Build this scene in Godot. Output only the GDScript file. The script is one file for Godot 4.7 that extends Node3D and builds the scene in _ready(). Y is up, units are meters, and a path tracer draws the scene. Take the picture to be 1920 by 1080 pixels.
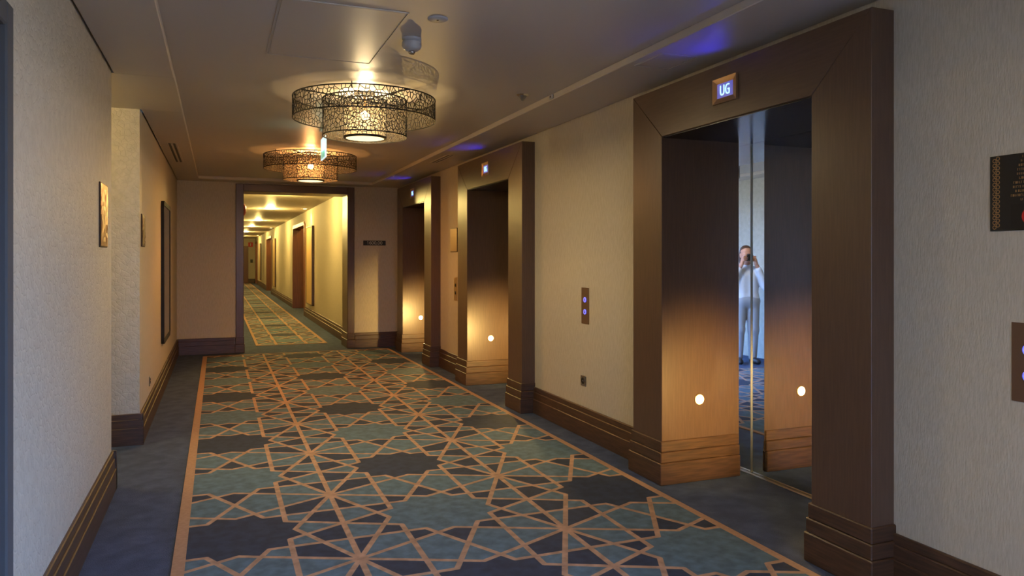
extends Node3D

# Hotel lift lobby. X runs across the lobby, -Z along it (distance D from the viewer), Y up, metres.
const F := 1400.0
var M := {}
var names := {}

func _ready() -> void:
	set_camera_and_light()
	make_materials()
	build_shell()
	build_corridor()
	build_passage()
	build_carpets()
	for e in [[3.565, "nearest lift entrance, dark wooden surround with mirrored steel door showing", "nearest lift"], [7.71, "middle lift entrance of the right wall, dark wooden surround", "middle lift"], [11.01, "farthest lift entrance, dark wooden surround beside the end wall", "farthest lift"]]:
		build_lift(e[0], e[1], e[2])
	build_chandeliers()
	build_wall_things()
	build_ceiling_things()
	build_corridor_things()
	build_photographer()

# ------------------------------------------------------------------ camera, sky, exposure
func set_camera_and_light() -> void:
	var cam := Camera3D.new()
	cam.name = "camera"
	cam.projection = Camera3D.PROJECTION_FRUSTUM
	cam.near = 0.05
	cam.far = 120.0
	cam.size = cam.near * 1080.0 / F
	cam.frustum_offset = Vector2(0, -56.0 / F * cam.near)
	cam.position = Vector3(0, 1.5, 0)
	cam.rotation.y = -atan(552.0 / F)
	add_child(cam)
	var env := Environment.new()
	env.background_mode = Environment.BG_SKY
	var sm := ProceduralSkyMaterial.new()
	sm.sky_top_color = Color(0.40, 0.58, 0.88)
	sm.sky_horizon_color = Color(0.53, 0.68, 0.92)
	sm.ground_horizon_color = Color(0.55, 0.58, 0.62)
	sm.ground_bottom_color = Color(0.40, 0.42, 0.45)
	sm.sun_angle_max = 1.0
	sm.energy_multiplier = 33.0
	var sky := Sky.new()
	sky.sky_material = sm
	env.sky = sky
	env.tonemap_mode = Environment.TONE_MAPPER_LINEAR
	env.tonemap_exposure = 1.17
	env.sdfgi_enabled = true
	env.ssao_enabled = true
	env.ssil_enabled = true
	var we := WorldEnvironment.new()
	we.name = "world_environment"
	we.environment = env
	add_child(we)

func omni(called: String, at: Vector3, energy: float, color: Color, size: float, parent: Node) -> void:
	var l := OmniLight3D.new()
	l.name = called
	l.light_energy = energy
	l.light_color = color
	l.light_size = size
	l.omni_range = 60.0
	l.omni_attenuation = 2.0
	l.shadow_enabled = true
	parent.add_child(l, true)
	l.position = at

func spot(called: String, at: Vector3, towards: Vector3, angle: float, soft: float, energy: float, color: Color, size: float, parent: Node) -> void:
	var l := SpotLight3D.new()
	l.name = called
	l.light_energy = energy
	l.light_color = color
	l.light_size = size
	l.spot_range = 60.0
	l.spot_attenuation = 2.0
	l.spot_angle = angle
	l.spot_angle_attenuation = soft
	l.shadow_enabled = true
	parent.add_child(l, true)
	var up := Vector3.UP if absf(towards.normalized().y) < 0.9 else Vector3.FORWARD
	l.transform = Transform3D(Basis.looking_at(towards, up), at)

# ------------------------------------------------------------------ nodes
func numbered(called: String) -> String:
	if not names.has(called):
		names[called] = 0
		return called
	names[called] += 1
	return "%s_%03d" % [called, names[called]]

func thing(called: String, label: String, category: String, at := Vector3.ZERO, turn := 0.0, group := "") -> Node3D:
	var o := Node3D.new()
	o.name = numbered(called)
	add_child(o)
	o.position = at
	o.rotation.y = turn
	tag(o, label, category, group)
	return o

func tag(o: Node, label: String, category: String, group := "") -> void:
	o.set_meta("label", label)
	o.set_meta("category", category)
	if group != "":
		o.set_meta("group", group)

func obj(called: String, mesh: Mesh, m: Material, parent: Node = null, at := Vector3.ZERO) -> MeshInstance3D:
	var o := MeshInstance3D.new()
	o.mesh = mesh
	o.material_override = m
	if parent == null:
		o.name = numbered(called)
		add_child(o)
	else:
		o.name = called
		parent.add_child(o, true)
	o.position = at
	return o

func struct(called: String, mesh: Mesh, m: Material, parent: Node = null) -> MeshInstance3D:
	var o := obj(called, mesh, m, parent)
	if parent == null:
		o.set_meta("kind", "structure")
	return o

func structure_root(called: String) -> Node3D:
	var o := Node3D.new()
	o.name = called
	add_child(o)
	o.set_meta("kind", "structure")
	return o

# ------------------------------------------------------------------ shapes
func tri(st: SurfaceTool, a: Vector3, b: Vector3, c: Vector3, away: Vector3) -> void:
	var n := (b - a).cross(c - a)
	if n.length_squared() < 1e-16:
		return
	n = n.normalized()
	if n.dot((a + b + c) / 3.0 - away) < 0.0:
		n = -n
		var t := b
		b = c
		c = t
	for p in [a, c, b]:
		st.set_normal(n)
		st.add_vertex(p)

func quad(st: SurfaceTool, a: Vector3, b: Vector3, c: Vector3, d: Vector3, away: Vector3) -> void:
	tri(st, a, b, c, away)
	tri(st, a, c, d, away)

func begin() -> SurfaceTool:
	var st := SurfaceTool.new()
	st.begin(Mesh.PRIMITIVE_TRIANGLES)
	return st

func add_box(st: SurfaceTool, lo: Vector3, hi: Vector3, bev := 0.0) -> void:
	var c := (lo + hi) / 2.0
	var h := (hi - lo) / 2.0
	bev = minf(bev, minf(h.x, minf(h.y, h.z)) * 0.9)
	for ax in 3:
		var u := (ax + 1) % 3
		var v := (ax + 2) % 3
		for s in [-1.0, 1.0]:
			var q := []
			for k in [[-1.0, -1.0], [1.0, -1.0], [1.0, 1.0], [-1.0, 1.0]]:
				var p := Vector3.ZERO
				p[ax] = s * h[ax]
				p[u] = k[0] * (h[u] - bev)
				p[v] = k[1] * (h[v] - bev)
				q.append(c + p)
			quad(st, q[0], q[1], q[2], q[3], c)
	if bev <= 0.0:
		return
	for ax in 3:
		var u := (ax + 1) % 3
		var v := (ax + 2) % 3
		for su in [-1.0, 1.0]:
			for sv in [-1.0, 1.0]:
				var q := []
				for k in [[0, -1.0], [0, 1.0], [1, 1.0], [1, -1.0]]:
					var p := Vector3.ZERO
					p[ax] = k[1] * (h[ax] - bev)
					p[u] = su * (h[u] - (bev if k[0] == 1 else 0.0))
					p[v] = sv * (h[v] - (bev if k[0] == 0 else 0.0))
					q.append(c + p)
				quad(st, q[0], q[1], q[2], q[3], c)
	for sx in [-1.0, 1.0]:
		for sy in [-1.0, 1.0]:
			for sz in [-1.0, 1.0]:
				var s := Vector3(sx, sy, sz)
				var q := []
				for ax in 3:
					var p := Vector3.ZERO
					for k in 3:
						p[k] = s[k] * (h[k] - (0.0 if k == ax else bev))
					q.append(c + p)
				tri(st, q[0], q[1], q[2], c)

func box(lo: Vector3, hi: Vector3, bev := 0.0) -> ArrayMesh:
	var st := begin()
	add_box(st, lo, hi, bev)
	return st.commit()

# A box given by X range, Y range and distances D (so z runs from -d1 to -d0).
func slab(x0: float, x1: float, y0: float, y1: float, d0: float, d1: float, bev := 0.0) -> ArrayMesh:
	return box(Vector3(x0, y0, -d1), Vector3(x1, y1, -d0), bev)

# convex outline in x and y, drawn out from z0 to z1, front edges slightly broken
func prism(outline: Array, z0: float, z1: float) -> ArrayMesh:
	var st := begin()
	var c := Vector2.ZERO
	for p in outline:
		c += p / outline.size()
	var mid := Vector3(c.x, c.y, (z0 + z1) / 2)
	var front := []
	for i in outline.size():
		var p: Vector2 = outline[i]
		var a: Vector2 = outline[(i + outline.size() - 1) % outline.size()]
		var b: Vector2 = outline[(i + 1) % outline.size()]
		var n := ((a - p).normalized() + (b - p).normalized())
		front.append(p + n.normalized() * 0.004)
	for i in outline.size():
		var j := (i + 1) % outline.size()
		var a: Vector2 = outline[i]
		var b: Vector2 = outline[j]
		var e: Vector2 = front[i]
		var f: Vector2 = front[j]
		quad(st, Vector3(a.x, a.y, z0), Vector3(b.x, b.y, z0), Vector3(b.x, b.y, z1 - 0.003), Vector3(a.x, a.y, z1 - 0.003), mid)
		quad(st, Vector3(a.x, a.y, z1 - 0.003), Vector3(b.x, b.y, z1 - 0.003), Vector3(f.x, f.y, z1), Vector3(e.x, e.y, z1), mid)
		tri(st, Vector3(e.x, e.y, z1), Vector3(f.x, f.y, z1), Vector3(c.x, c.y, z1), mid)
		tri(st, Vector3(a.x, a.y, z0), Vector3(b.x, b.y, z0), Vector3(c.x, c.y, z0), mid)
	return st.commit()

# profile: points (radius, height), turned about y; smooth unless sharp
func lathe(profile: Array, segs := 32, sharp := false) -> ArrayMesh:
	var st := begin()
	add_lathe(st, profile, segs, sharp)
	return st.commit()

func add_lathe(st: SurfaceTool, profile: Array, segs := 32, sharp := false, sweep := TAU) -> void:
	for i in profile.size() - 1:
		var a: Vector2 = profile[i]
		var b: Vector2 = profile[i + 1]
		var t := (b - a).normalized()
		var na := Vector2(t.y, -t.x)
		var nb := na
		if not sharp:
			if i > 0:
				var p: Vector2 = profile[i - 1]
				var tp := (a - p).normalized()
				na = (na + Vector2(tp.y, -tp.x)).normalized()
			if i < profile.size() - 2:
				var q: Vector2 = profile[i + 2]
				var tq := (q - b).normalized()
				nb = (nb + Vector2(tq.y, -tq.x)).normalized()
		for s in segs:
			var f0 := sweep * s / segs
			var f1 := sweep * (s + 1) / segs
			var d0 := Vector3(cos(f0), 0, sin(f0))
			var d1 := Vector3(cos(f1), 0, sin(f1))
			var pa0 := d0 * a.x + Vector3(0, a.y, 0)
			var pa1 := d1 * a.x + Vector3(0, a.y, 0)
			var pb0 := d0 * b.x + Vector3(0, b.y, 0)
			var pb1 := d1 * b.x + Vector3(0, b.y, 0)
			var na0 := d0 * na.x + Vector3(0, na.y, 0)
			var na1 := d1 * na.x + Vector3(0, na.y, 0)
			var nb0 := d0 * nb.x + Vector3(0, nb.y, 0)
			var nb1 := d1 * nb.x + Vector3(0, nb.y, 0)
			for v in [[pa0, na0], [pa1, na1], [pb1, nb1], [pa0, na0], [pb1, nb1], [pb0, nb0]]:
				st.set_normal(v[1])
				st.add_vertex(v[0])

func ball(r: float, segs := 20) -> ArrayMesh:
	var p := []
	for i in 13:
		var a := -PI / 2 + PI * i / 12.0
		p.append(Vector2(maxf(cos(a) * r, 0.00001), sin(a) * r))
	return lathe(p, segs)

func ring(r: float, w: float, t: float, segs := 72) -> ArrayMesh:
	return lathe([Vector2(r - t, -w), Vector2(r + t, -w), Vector2(r + t, w), Vector2(r - t, w), Vector2(r - t, -w)], segs, true)

# skirting: profile (protrusion, height) drawn along a straight run from a to b, out = direction into the room
const SKIRT := [Vector2(-0.01, 0.0), Vector2(0.030, 0.0), Vector2(0.030, 0.133), Vector2(0.023, 0.142), Vector2(0.023, 0.200), Vector2(0.016, 0.208), Vector2(0.016, 0.240), Vector2(0.009, 0.248), Vector2(-0.01, 0.248)]

func skirting(a: Vector3, b: Vector3, out: Vector3, parent: Node3D) -> void:
	# three courses, each a moulding of its own
	for course in [["base_board", 0.0, 0.138, 0.030], ["middle_moulding", 0.138, 0.205, 0.023], ["cap_moulding", 0.205, 0.250, 0.015]]:
		var st := begin()
		var y0: float = course[1]
		var y1: float = course[2]
		var p: float = course[3]
		var c := 0.005
		var prof := [Vector2(-0.005, y0), Vector2(p - 0.002, y0), Vector2(p, y0 + 0.003), Vector2(p, y1 - c), Vector2(p - c, y1), Vector2(-0.005, y1)]
		var mid := (a + b) / 2.0 + Vector3(0, (y0 + y1) / 2.0, 0) + out * p * 0.4
		for i in prof.size():
			var u: Vector2 = prof[i]
			var v: Vector2 = prof[(i + 1) % prof.size()]
			quad(st, a + out * u.x + Vector3(0, u.y, 0), b + out * u.x + Vector3(0, u.y, 0), b + out * v.x + Vector3(0, v.y, 0), a + out * v.x + Vector3(0, v.y, 0), mid)
		for e in [a, b]:
			for i in range(1, prof.size() - 1):
				var u0: Vector2 = prof[0]
				var u1: Vector2 = prof[i]
				var u2: Vector2 = prof[i + 1]
				tri(st, e + out * u0.x + Vector3(0, u0.y, 0), e + out * u1.x + Vector3(0, u1.y, 0), e + out * u2.x + Vector3(0, u2.y, 0), mid)
		obj(course[0], st.commit(), M.plinth_wood, parent)

# ------------------------------------------------------------------ materials
func noise(kind: int, freq: float, seed_: int, octaves := 3) -> FastNoiseLite:
	var n := FastNoiseLite.new()
	n.noise_type = kind
	n.frequency = freq
	n.seed = seed_
	n.fractal_octaves = octaves
	return n

func tone_texture(size: int, n: FastNoiseLite, lo: Color, hi: Color, stretch := Vector2.ONE) -> ImageTexture:
	var w := int(size * stretch.x)
	var h := int(size * stretch.y)
	var im := n.get_seamless_image(w, h)
	im.resize(size, size, Image.INTERPOLATE_CUBIC)
	im.convert(Image.FORMAT_L8)
	var src := im.get_data()
	var out := PackedByteArray()
	out.resize(size * size * 3)
	for i in size * size:
		var t: float = src[i] / 255.0
		out[i * 3] = int(lerpf(lo.r, hi.r, t) * 255.0)
		out[i * 3 + 1] = int(lerpf(lo.g, hi.g, t) * 255.0)
		out[i * 3 + 2] = int(lerpf(lo.b, hi.b, t) * 255.0)
	var im2 := Image.create_from_data(size, size, false, Image.FORMAT_RGB8, out)
	return ImageTexture.create_from_image(im2)

func normal_texture(im: Image, strength: float) -> ImageTexture:
	im.convert(Image.FORMAT_RGBA8)
	im.bump_map_to_normal_map(strength)
	return ImageTexture.create_from_image(im)

func mat(called: String, c: Color, rough: float, metal := 0.0) -> StandardMaterial3D:
	var m := StandardMaterial3D.new()
	m.resource_name = called
	m.albedo_color = c
	m.roughness = rough
	m.metallic = metal
	M[called] = m
	return m

func triplanar(m: StandardMaterial3D, per_metre: float) -> void:
	m.uv1_triplanar = true
	m.uv1_world_triplanar = true
	m.uv1_scale = Vector3.ONE * per_metre

func glow(called: String, c: Color, energy: float) -> StandardMaterial3D:
	var m := mat(called, Color(0.85, 0.85, 0.85), 0.4)
	m.emission_enabled = true
	m.emission = c
	m.emission_energy_multiplier = energy
	return m

func make_materials() -> void:
	# wall coverings: linen-like vertical weave (right and end walls), embossed hide (left walls)
	var weave := noise(FastNoiseLite.TYPE_SIMPLEX, 0.05, 11, 4)
	var linen := mat("linen_wall", Color.WHITE, 0.75)
	linen.albedo_texture = tone_texture(512, weave, Color(0.69, 0.65, 0.565), Color(0.76, 0.72, 0.635), Vector2(2.0, 0.25))
	var weave_im := noise(FastNoiseLite.TYPE_SIMPLEX, 0.09, 12, 3).get_seamless_image(1024, 200)
	weave_im.resize(512, 512, Image.INTERPOLATE_CUBIC)
	linen.normal_enabled = true
	linen.normal_texture = normal_texture(weave_im, 2.0)
	linen.normal_scale = 0.35
	triplanar(linen, 1.3)
	var hide := mat("hide_wall", Color.WHITE, 0.6)
	hide.albedo_texture = tone_texture(512, noise(FastNoiseLite.TYPE_SIMPLEX, 0.012, 13, 4), Color(0.69, 0.655, 0.58), Color(0.75, 0.715, 0.64))
	var crack := noise(FastNoiseLite.TYPE_CELLULAR, 0.035, 14, 1)
	crack.cellular_return_type = FastNoiseLite.RETURN_DISTANCE2_SUB
	crack.cellular_jitter = 0.9
	crack.fractal_type = FastNoiseLite.FRACTAL_NONE
	crack.domain_warp_enabled = true
	crack.domain_warp_amplitude = 12.0
	var ci := crack.get_seamless_image(512, 512)
	ci.convert(Image.FORMAT_L8)
	var cd := ci.get_data()
	for i in cd.size():
		cd[i] = int(255.0 * smoothstep(0.02, 0.28, cd[i] / 255.0))
	ci = Image.create_from_data(512, 512, false, Image.FORMAT_L8, cd)
	hide.normal_enabled = true
	hide.normal_texture = normal_texture(ci, 2.0)
	hide.normal_scale = 0.6
	triplanar(hide, 1.5)
	var yellow := mat("corridor_wall", Color.WHITE, 0.75)
	yellow.albedo_texture = linen.albedo_texture
	triplanar(yellow, 1.3)
	var ceil_m := mat("ceiling_paint", Color(0.74, 0.705, 0.65), 0.42)
	ceil_m.metallic_specular = 0.35
	mat("soffit_paint", Color(0.74, 0.70, 0.64), 0.5)
	mat("dark_gap", Color(0.03, 0.03, 0.03), 0.9)
	# wood
	var g1 := noise(FastNoiseLite.TYPE_SIMPLEX, 0.03, 21, 5)
	var frame := mat("frame_wood", Color.WHITE, 0.34)
	frame.albedo_texture = tone_texture(512, g1, Color(0.325, 0.245, 0.19), Color(0.375, 0.285, 0.22), Vector2(3.0, 0.2))
	triplanar(frame, 1.1)
	var header := mat("header_wood", Color.WHITE, 0.34)
	header.albedo_texture = tone_texture(512, g1, Color(0.325, 0.245, 0.19), Color(0.375, 0.285, 0.22), Vector2(0.2, 3.0))
	triplanar(header, 1.1)
	var plinth := mat("plinth_wood", Color.WHITE, 0.4)
	plinth.albedo_texture = tone_texture(512, noise(FastNoiseLite.TYPE_SIMPLEX, 0.025, 22, 5), Color(0.225, 0.16, 0.115), Color(0.36, 0.255, 0.18), Vector2(0.18, 2.6))
	triplanar(plinth, 1.4)
	var door_wood := mat("door_wood", Color.WHITE, 0.45)
	door_wood.albedo_texture = tone_texture(256, g1, Color(0.38, 0.22, 0.13), Color(0.47, 0.28, 0.165), Vector2(3.0, 0.2))
	triplanar(door_wood, 1.0)
	# metals
	mat("mirror_steel", Color(0.90, 0.92, 0.93), 0.012, 1.0)
	mat("dark_steel", Color(0.26, 0.27, 0.29), 0.22, 1.0)
	mat("satin_steel", Color(0.62, 0.62, 0.62), 0.35, 1.0)
	mat("brass", Color(0.72, 0.585, 0.42), 0.36, 0.7)
	mat("dull_bronze", Color(0.27, 0.19, 0.13), 0.5, 0.4)
	mat("web_metal", Color(0.075, 0.065, 0.055), 0.5, 0.3)
	mat("black_lacquer", Color(0.035, 0.033, 0.032), 0.75)
	mat("black_plastic", Color(0.04, 0.04, 0.04), 0.45)
	mat("white_plastic", Color(0.70, 0.69, 0.67), 0.45)
	mat("chrome", Color(0.75, 0.74, 0.72), 0.15, 1.0)
	mat("grey_paint", Color(0.27, 0.27, 0.27), 0.85)
	mat("mirror_glass", Color(0.72, 0.70, 0.66), 0.05, 1.0)
	mat("red_paint", Color(0.55, 0.06, 0.05), 0.4)
	mat("red_print", Color(0.75, 0.08, 0.08), 0.6)
	mat("gold_print", Color(0.62, 0.47, 0.28), 0.5)
	mat("white_print", Color(0.80, 0.79, 0.75), 0.6)
	mat("plaque_black", Color(0.085, 0.08, 0.075), 0.4)
	mat("panel_brown", Color(0.41, 0.30, 0.21), 0.45, 0.2)
	mat("canvas_gold", Color(0.72, 0.60, 0.38), 0.6)
	var film := mat("shade_film", Color(0.46, 0.41, 0.33, 0.2), 0.6)
	film.transparency = BaseMaterial3D.TRANSPARENCY_ALPHA
	film.backlight_enabled = true
	film.backlight = Color(0.10, 0.085, 0.06)
	var glass := mat("window_glass", Color(0.9, 0.95, 1.0, 0.06), 0.02)
	glass.transparency = BaseMaterial3D.TRANSPARENCY_ALPHA
	# things that glow
	glow("bulb_glow", Color(1.0, 0.84, 0.58), 14.0)
	glow("diffuser_glow", Color(1.0, 0.88, 0.66), 1.6)
	glow("lens_glow", Color(1.0, 0.82, 0.54), 22.0)
	glow("downlight_glow", Color(1.0, 0.86, 0.55), 8.0)
	glow("display_back", Color(0.02, 0.03, 0.55), 1.0)
	glow("display_digit", Color(0.62, 0.88, 1.0), 1.6)
	glow("button_glow", Color(0.16, 0.26, 1.0), 1.0)
	glow("exit_glow", Color(0.80, 0.92, 0.95), 0.9)
	glow("exit_green", Color(0.16, 0.52, 0.42), 0.8)
	# carpets
	var pile := noise(FastNoiseLite.TYPE_SIMPLEX, 0.35, 31, 2).get_seamless_image(512, 512)
	var pile_n := normal_texture(pile, 3.0)
	var field := mat("carpet_field", Color.WHITE, 0.95)
	field.albedo_texture = tone_texture(512, noise(FastNoiseLite.TYPE_SIMPLEX, 0.012, 32, 5), Color(0.19, 0.245, 0.35), Color(0.275, 0.335, 0.455))
	field.normal_enabled = true
	field.normal_texture = pile_n
	field.normal_scale = 0.5
	triplanar(field, 0.8)
	var star := mat("carpet_star", Color.WHITE, 0.95)
	star.albedo_texture = star_texture(Color(0.325, 0.42, 0.48), Color(0.16, 0.205, 0.29), Color(0.68, 0.545, 0.44))
	star.normal_enabled = false
	var border := mat("carpet_border", Color.WHITE, 0.95)
	border.albedo_texture = tone_texture(256, noise(FastNoiseLite.TYPE_SIMPLEX, 0.05, 33, 3), Color(0.63, 0.49, 0.385), Color(0.69, 0.545, 0.435))
	triplanar(border, 2.0)

# Twelve-pointed star carpet, dyed in: one quarter cell is drawn and mirrored into a tile of two by two stars, light and dark ones in turn.
func star_texture(teal: Color, navy: Color, line: Color) -> ImageTexture:
	var q := 256
	var r := 0.268
	var c3 := r * cos(PI / 6)
	var s3 := r * sin(PI / 6)
	var ctr := Vector2(0.5, 0.5)
	var segs := [[Vector2(r, 0), ctr], [Vector2(0, r), ctr], [Vector2(c3, s3), Vector2(c3, 0.5)], [Vector2(c3, s3), Vector2(0.5, 0)], [Vector2(s3, c3), Vector2(0.5, c3)], [Vector2(s3, c3), Vector2(0, 0.5)]]
	var half := 0.0135
	var ims := []
	for kind in 2:
		ims.append(Image.create(q, q, false, Image.FORMAT_RGB8))
	var px := 0.5 / q
	for j in q:
		var y := (j + 0.5) * px
		for i in q:
			var x := (i + 0.5) * px
			var p := Vector2(x, y)
			var d := 9.0
			for s in segs:
				d = minf(d, p.distance_to(Geometry2D.get_closest_point_to_segment(p, s[0], s[1])) - half)
			d = minf(d, 0.5 - x - half * 1.05)
			# sides of the lines, counted through
			var n := 0
			if x - r > y * (0.5 - r) / 0.5: n += 1
			if y - r > x * (0.5 - r) / 0.5: n += 1
			var above := y > (s3 * (0.5 - x) / (0.5 - c3) if x > c3 else 9.0)
			if x > c3 and above: n += 1
			var right := x > (s3 * (0.5 - y) / (0.5 - c3) if y > c3 else 9.0)
			if y > c3 and right: n += 1
			var cut := clampf(d / px + 0.5, 0.0, 1.0)
			# beyond this arm lie the cells shared with the next star along the lobby: one colour right across
			var shared := y > r + x * (0.5 - r) / 0.5 and y > c3
			var beside := x > s3 * (0.5 - y) / (0.5 - c3)
			for kind in 2:
				var light := (n % 2 == 0) == (kind == 0)
				if shared and beside:
					light = true if x < c3 else n % 2 == 1
				var c := line.lerp(teal if light else navy, cut)
				ims[kind].set_pixel(i, j, c)
	var tile := Image.create(q * 4, q * 4, false, Image.FORMAT_RGB8)
	for sy in 2:
		for sx in 2:
			var kind := (sx + sy) % 2
			for fy in 2:
				for fx in 2:
					var im: Image = ims[kind].duplicate()
					if fx == 0: im.flip_x()
					if fy == 0: im.flip_y()
					tile.blit_rect(im, Rect2i(0, 0, q, q), Vector2i((sx * 2 + fx) * q, (sy * 2 + fy) * q))
	# yarn: slight unevenness of the dye
	var n2 := noise(FastNoiseLite.TYPE_SIMPLEX, 0.02, 41, 5).get_seamless_image(q * 4, q * 4)
	n2.convert(Image.FORMAT_L8)
	var a := tile.get_data()
	var b := n2.get_data()
	for k in b.size():
		var t := 0.86 + 0.28 * b[k] / 255.0
		for ch in 3:
			a[k * 3 + ch] = mini(255, int(a[k * 3 + ch] * t))
	return ImageTexture.create_from_image(Image.create_from_data(q * 4, q * 4, false, Image.FORMAT_RGB8, a))

# ------------------------------------------------------------------ the room
const XL := -0.64      # near left wall
const XF := -0.585     # far left wall
const XR := 2.87       # right wall
const DE := 12.6       # end wall
const YC := 2.70       # soffit
const YT := 2.745      # tray
const LIFTS := [3.565, 7.71, 11.01]

func build_shell() -> void:
	struct("floor", slab(-4.4, 4.4, -0.15, 0.0, -3.2, 49.0), M.carpet_field)
	# ceiling: raised tray with a lower margin all round, a thin open joint along the walls
	var c := structure_root("ceiling")
	obj("tray_panel", slab(-0.9, 3.6, YT, 2.95, -3.2, DE + 0.5), M.ceiling_paint, c)
	obj("soffit", slab(XL + 0.012, -0.27, YC, YT, -3.0, 5.45, 0.004), M.soffit_paint, c)
	obj("soffit", slab(-4.2, -0.27, YC, 2.95, 5.45, 6.7, 0.0), M.soffit_paint, c)
	obj("soffit", slab(XF + 0.012, -0.27, YC, YT, 6.7, DE, 0.004), M.soffit_paint, c)
	obj("soffit", slab(2.36, XR - 0.008, YC, YT, -3.0, DE, 0.004), M.soffit_paint, c)
	obj("soffit", slab(-0.27, 2.36, YC, YT, 12.22, DE, 0.004), M.soffit_paint, c)
	# walls
	struct("wall_left", slab(XL - 0.2, XL, 0, 2.95, -3.2, 5.45), M.hide_wall)
	struct("wall_left_far", slab(XF - 0.2, XF, 0, 2.95, 6.9, DE), M.linen_wall)
	for k in [[XL - 0.2, 3.6, 0.0, 0.25], [XL - 0.2, 3.6, 2.5, 2.95], [XL - 0.2, -0.4, 0.25, 2.5], [0.6, 3.6, 0.25, 2.5]]:
		struct("wall_back", slab(k[0], k[1], k[2], k[3], -3.2, -3.0), M.linen_wall)
	var wb := structure_root("window_2")
	obj("pane", slab(-0.4, 0.6, 0.25, 2.5, -3.11, -3.10), M.window_glass, wb)
	for x in [-0.4, 0.07, 0.54]:
		obj("window_frame", slab(x, x + 0.06, 0.25, 2.5, -3.14, -3.07), M.grey_paint, wb)
	var edges := [1.2]
	for d in LIFTS:
		edges.append(d - 1.035)
		edges.append(d + 1.035)
	edges.append(DE + 0.05)
	for i in range(0, edges.size(), 2):
		struct("wall_right", slab(XR, XR + 0.25, 0, 2.95, edges[i], edges[i + 1]), M.linen_wall)
	for d in LIFTS:
		struct("wall_right", slab(XR, XR + 0.25, 2.63, 2.95, d - 1.035, d + 1.035), M.linen_wall)
	# round the window beside and behind the viewer
	struct("wall_right", slab(XR, XR + 0.25, 0, 0.25, -1.6, 1.2), M.linen_wall)
	struct("wall_right", slab(XR, XR + 0.25, 2.5, 2.95, -1.6, 1.2), M.linen_wall)
	struct("wall_right", slab(XR, XR + 0.25, 0, 2.95, -3.2, -1.6), M.linen_wall)
	var w := structure_root("window_1")
	obj("pane", slab(XR + 0.11, XR + 0.118, 0.25, 2.5, -1.6, 1.2), M.window_glass, w)
	for d in [-1.6, -0.23, 1.14]:
		obj("window_frame", slab(XR + 0.08, XR + 0.15, 0.25, 2.5, d, d + 0.06), M.grey_paint, w)
	for y in [0.25, 2.44]:
		obj("window_frame", slab(XR + 0.08, XR + 0.15, y, y + 0.06, -1.54, 1.14), M.grey_paint, w)
	# lift shaft walls behind the doors
	struct("wall_shaft", slab(3.62, 3.75, 0, 2.95, 1.85, DE + 0.5), M.grey_paint)
	# end wall with the opening to the corridor
	var we := structure_root("wall_end")
	obj("wall_panel", slab(XF - 0.2, 0.267, 0, 2.95, DE, DE + 0.5), M.linen_wall, we)
	obj("wall_panel", slab(2.127, 3.6, 0, 2.95, DE, DE + 0.5), M.linen_wall, we)
	obj("wall_panel", slab(0.267, 2.127, 2.68, 2.95, DE, DE + 0.5), M.linen_wall, we)
	var tr := structure_root("trim_1")
	obj("casing", slab(0.267, 0.386, 0, 2.68, DE - 0.03, DE + 0.53, 0.006), M.frame_wood, tr)
	obj("casing", slab(2.012, 2.127, 0, 2.68, DE - 0.03, DE + 0.53, 0.006), M.frame_wood, tr)
	obj("head_casing", slab(0.386, 2.012, 2.56, 2.68, DE - 0.03, DE + 0.53, 0.006), M.header_wood, tr)
	for x in [[0.255, 0.40], [1.998, 2.14]]:
		obj("plinth_block", slab(x[0], x[1], 0, 0.14, DE - 0.045, DE + 0.545, 0.006), M.plinth_wood, tr)
		obj("plinth_block", slab(x[0] + 0.006, x[1] - 0.006, 0.14, 0.25, DE - 0.038, DE + 0.538, 0.006), M.plinth_wood, tr)
	# skirtings
	var b := structure_root("baseboard_left")
	skirting(Vector3(XL, 0, -2.84), Vector3(XL, 0, -5.48), Vector3(1, 0, 0), b)
	skirting(Vector3(-4.0, 0, -5.45), Vector3(XL + 0.03, 0, -5.45), Vector3(0, 0, -1), b)
	b = structure_root("baseboard_left_far")
	skirting(Vector3(XF, 0, -6.67), Vector3(XF, 0, -DE), Vector3(1, 0, 0), b)
	skirting(Vector3(-4.0, 0, -6.7), Vector3(XF + 0.03, 0, -6.7), Vector3(0, 0, 1), b)
	b = structure_root("baseboard_right")
	for i in range(0, edges.size(), 2):
		skirting(Vector3(XR, 0, -edges[i]), Vector3(XR, 0, -minf(edges[i + 1], DE)), Vector3(-1, 0, 0), b)
	b = structure_root("baseboard_end")
	skirting(Vector3(XF, 0, -DE), Vector3(0.255, 0, -DE), Vector3(0, 0, 1), b)
	skirting(Vector3(2.14, 0, -DE), Vector3(XR, 0, -DE), Vector3(0, 0, 1), b)
	# grey door in the near left wall, only its casing edge in view
	var dr := structure_root("door_1")
	obj("casing", slab(XL, XL + 0.035, 0, 2.30, 2.72, 2.80, 0.006), M.grey_paint, dr)
	obj("casing", slab(XL, XL + 0.035, 0, 2.30, 1.60, 1.68, 0.006), M.grey_paint, dr)
	obj("head_casing", slab(XL, XL + 0.035, 2.22, 2.30, 1.68, 2.72, 0.006), M.grey_paint, dr)
	obj("leaf", slab(XL, XL + 0.012, 0.005, 2.22, 1.68, 2.72), M.grey_paint, dr)

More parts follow.
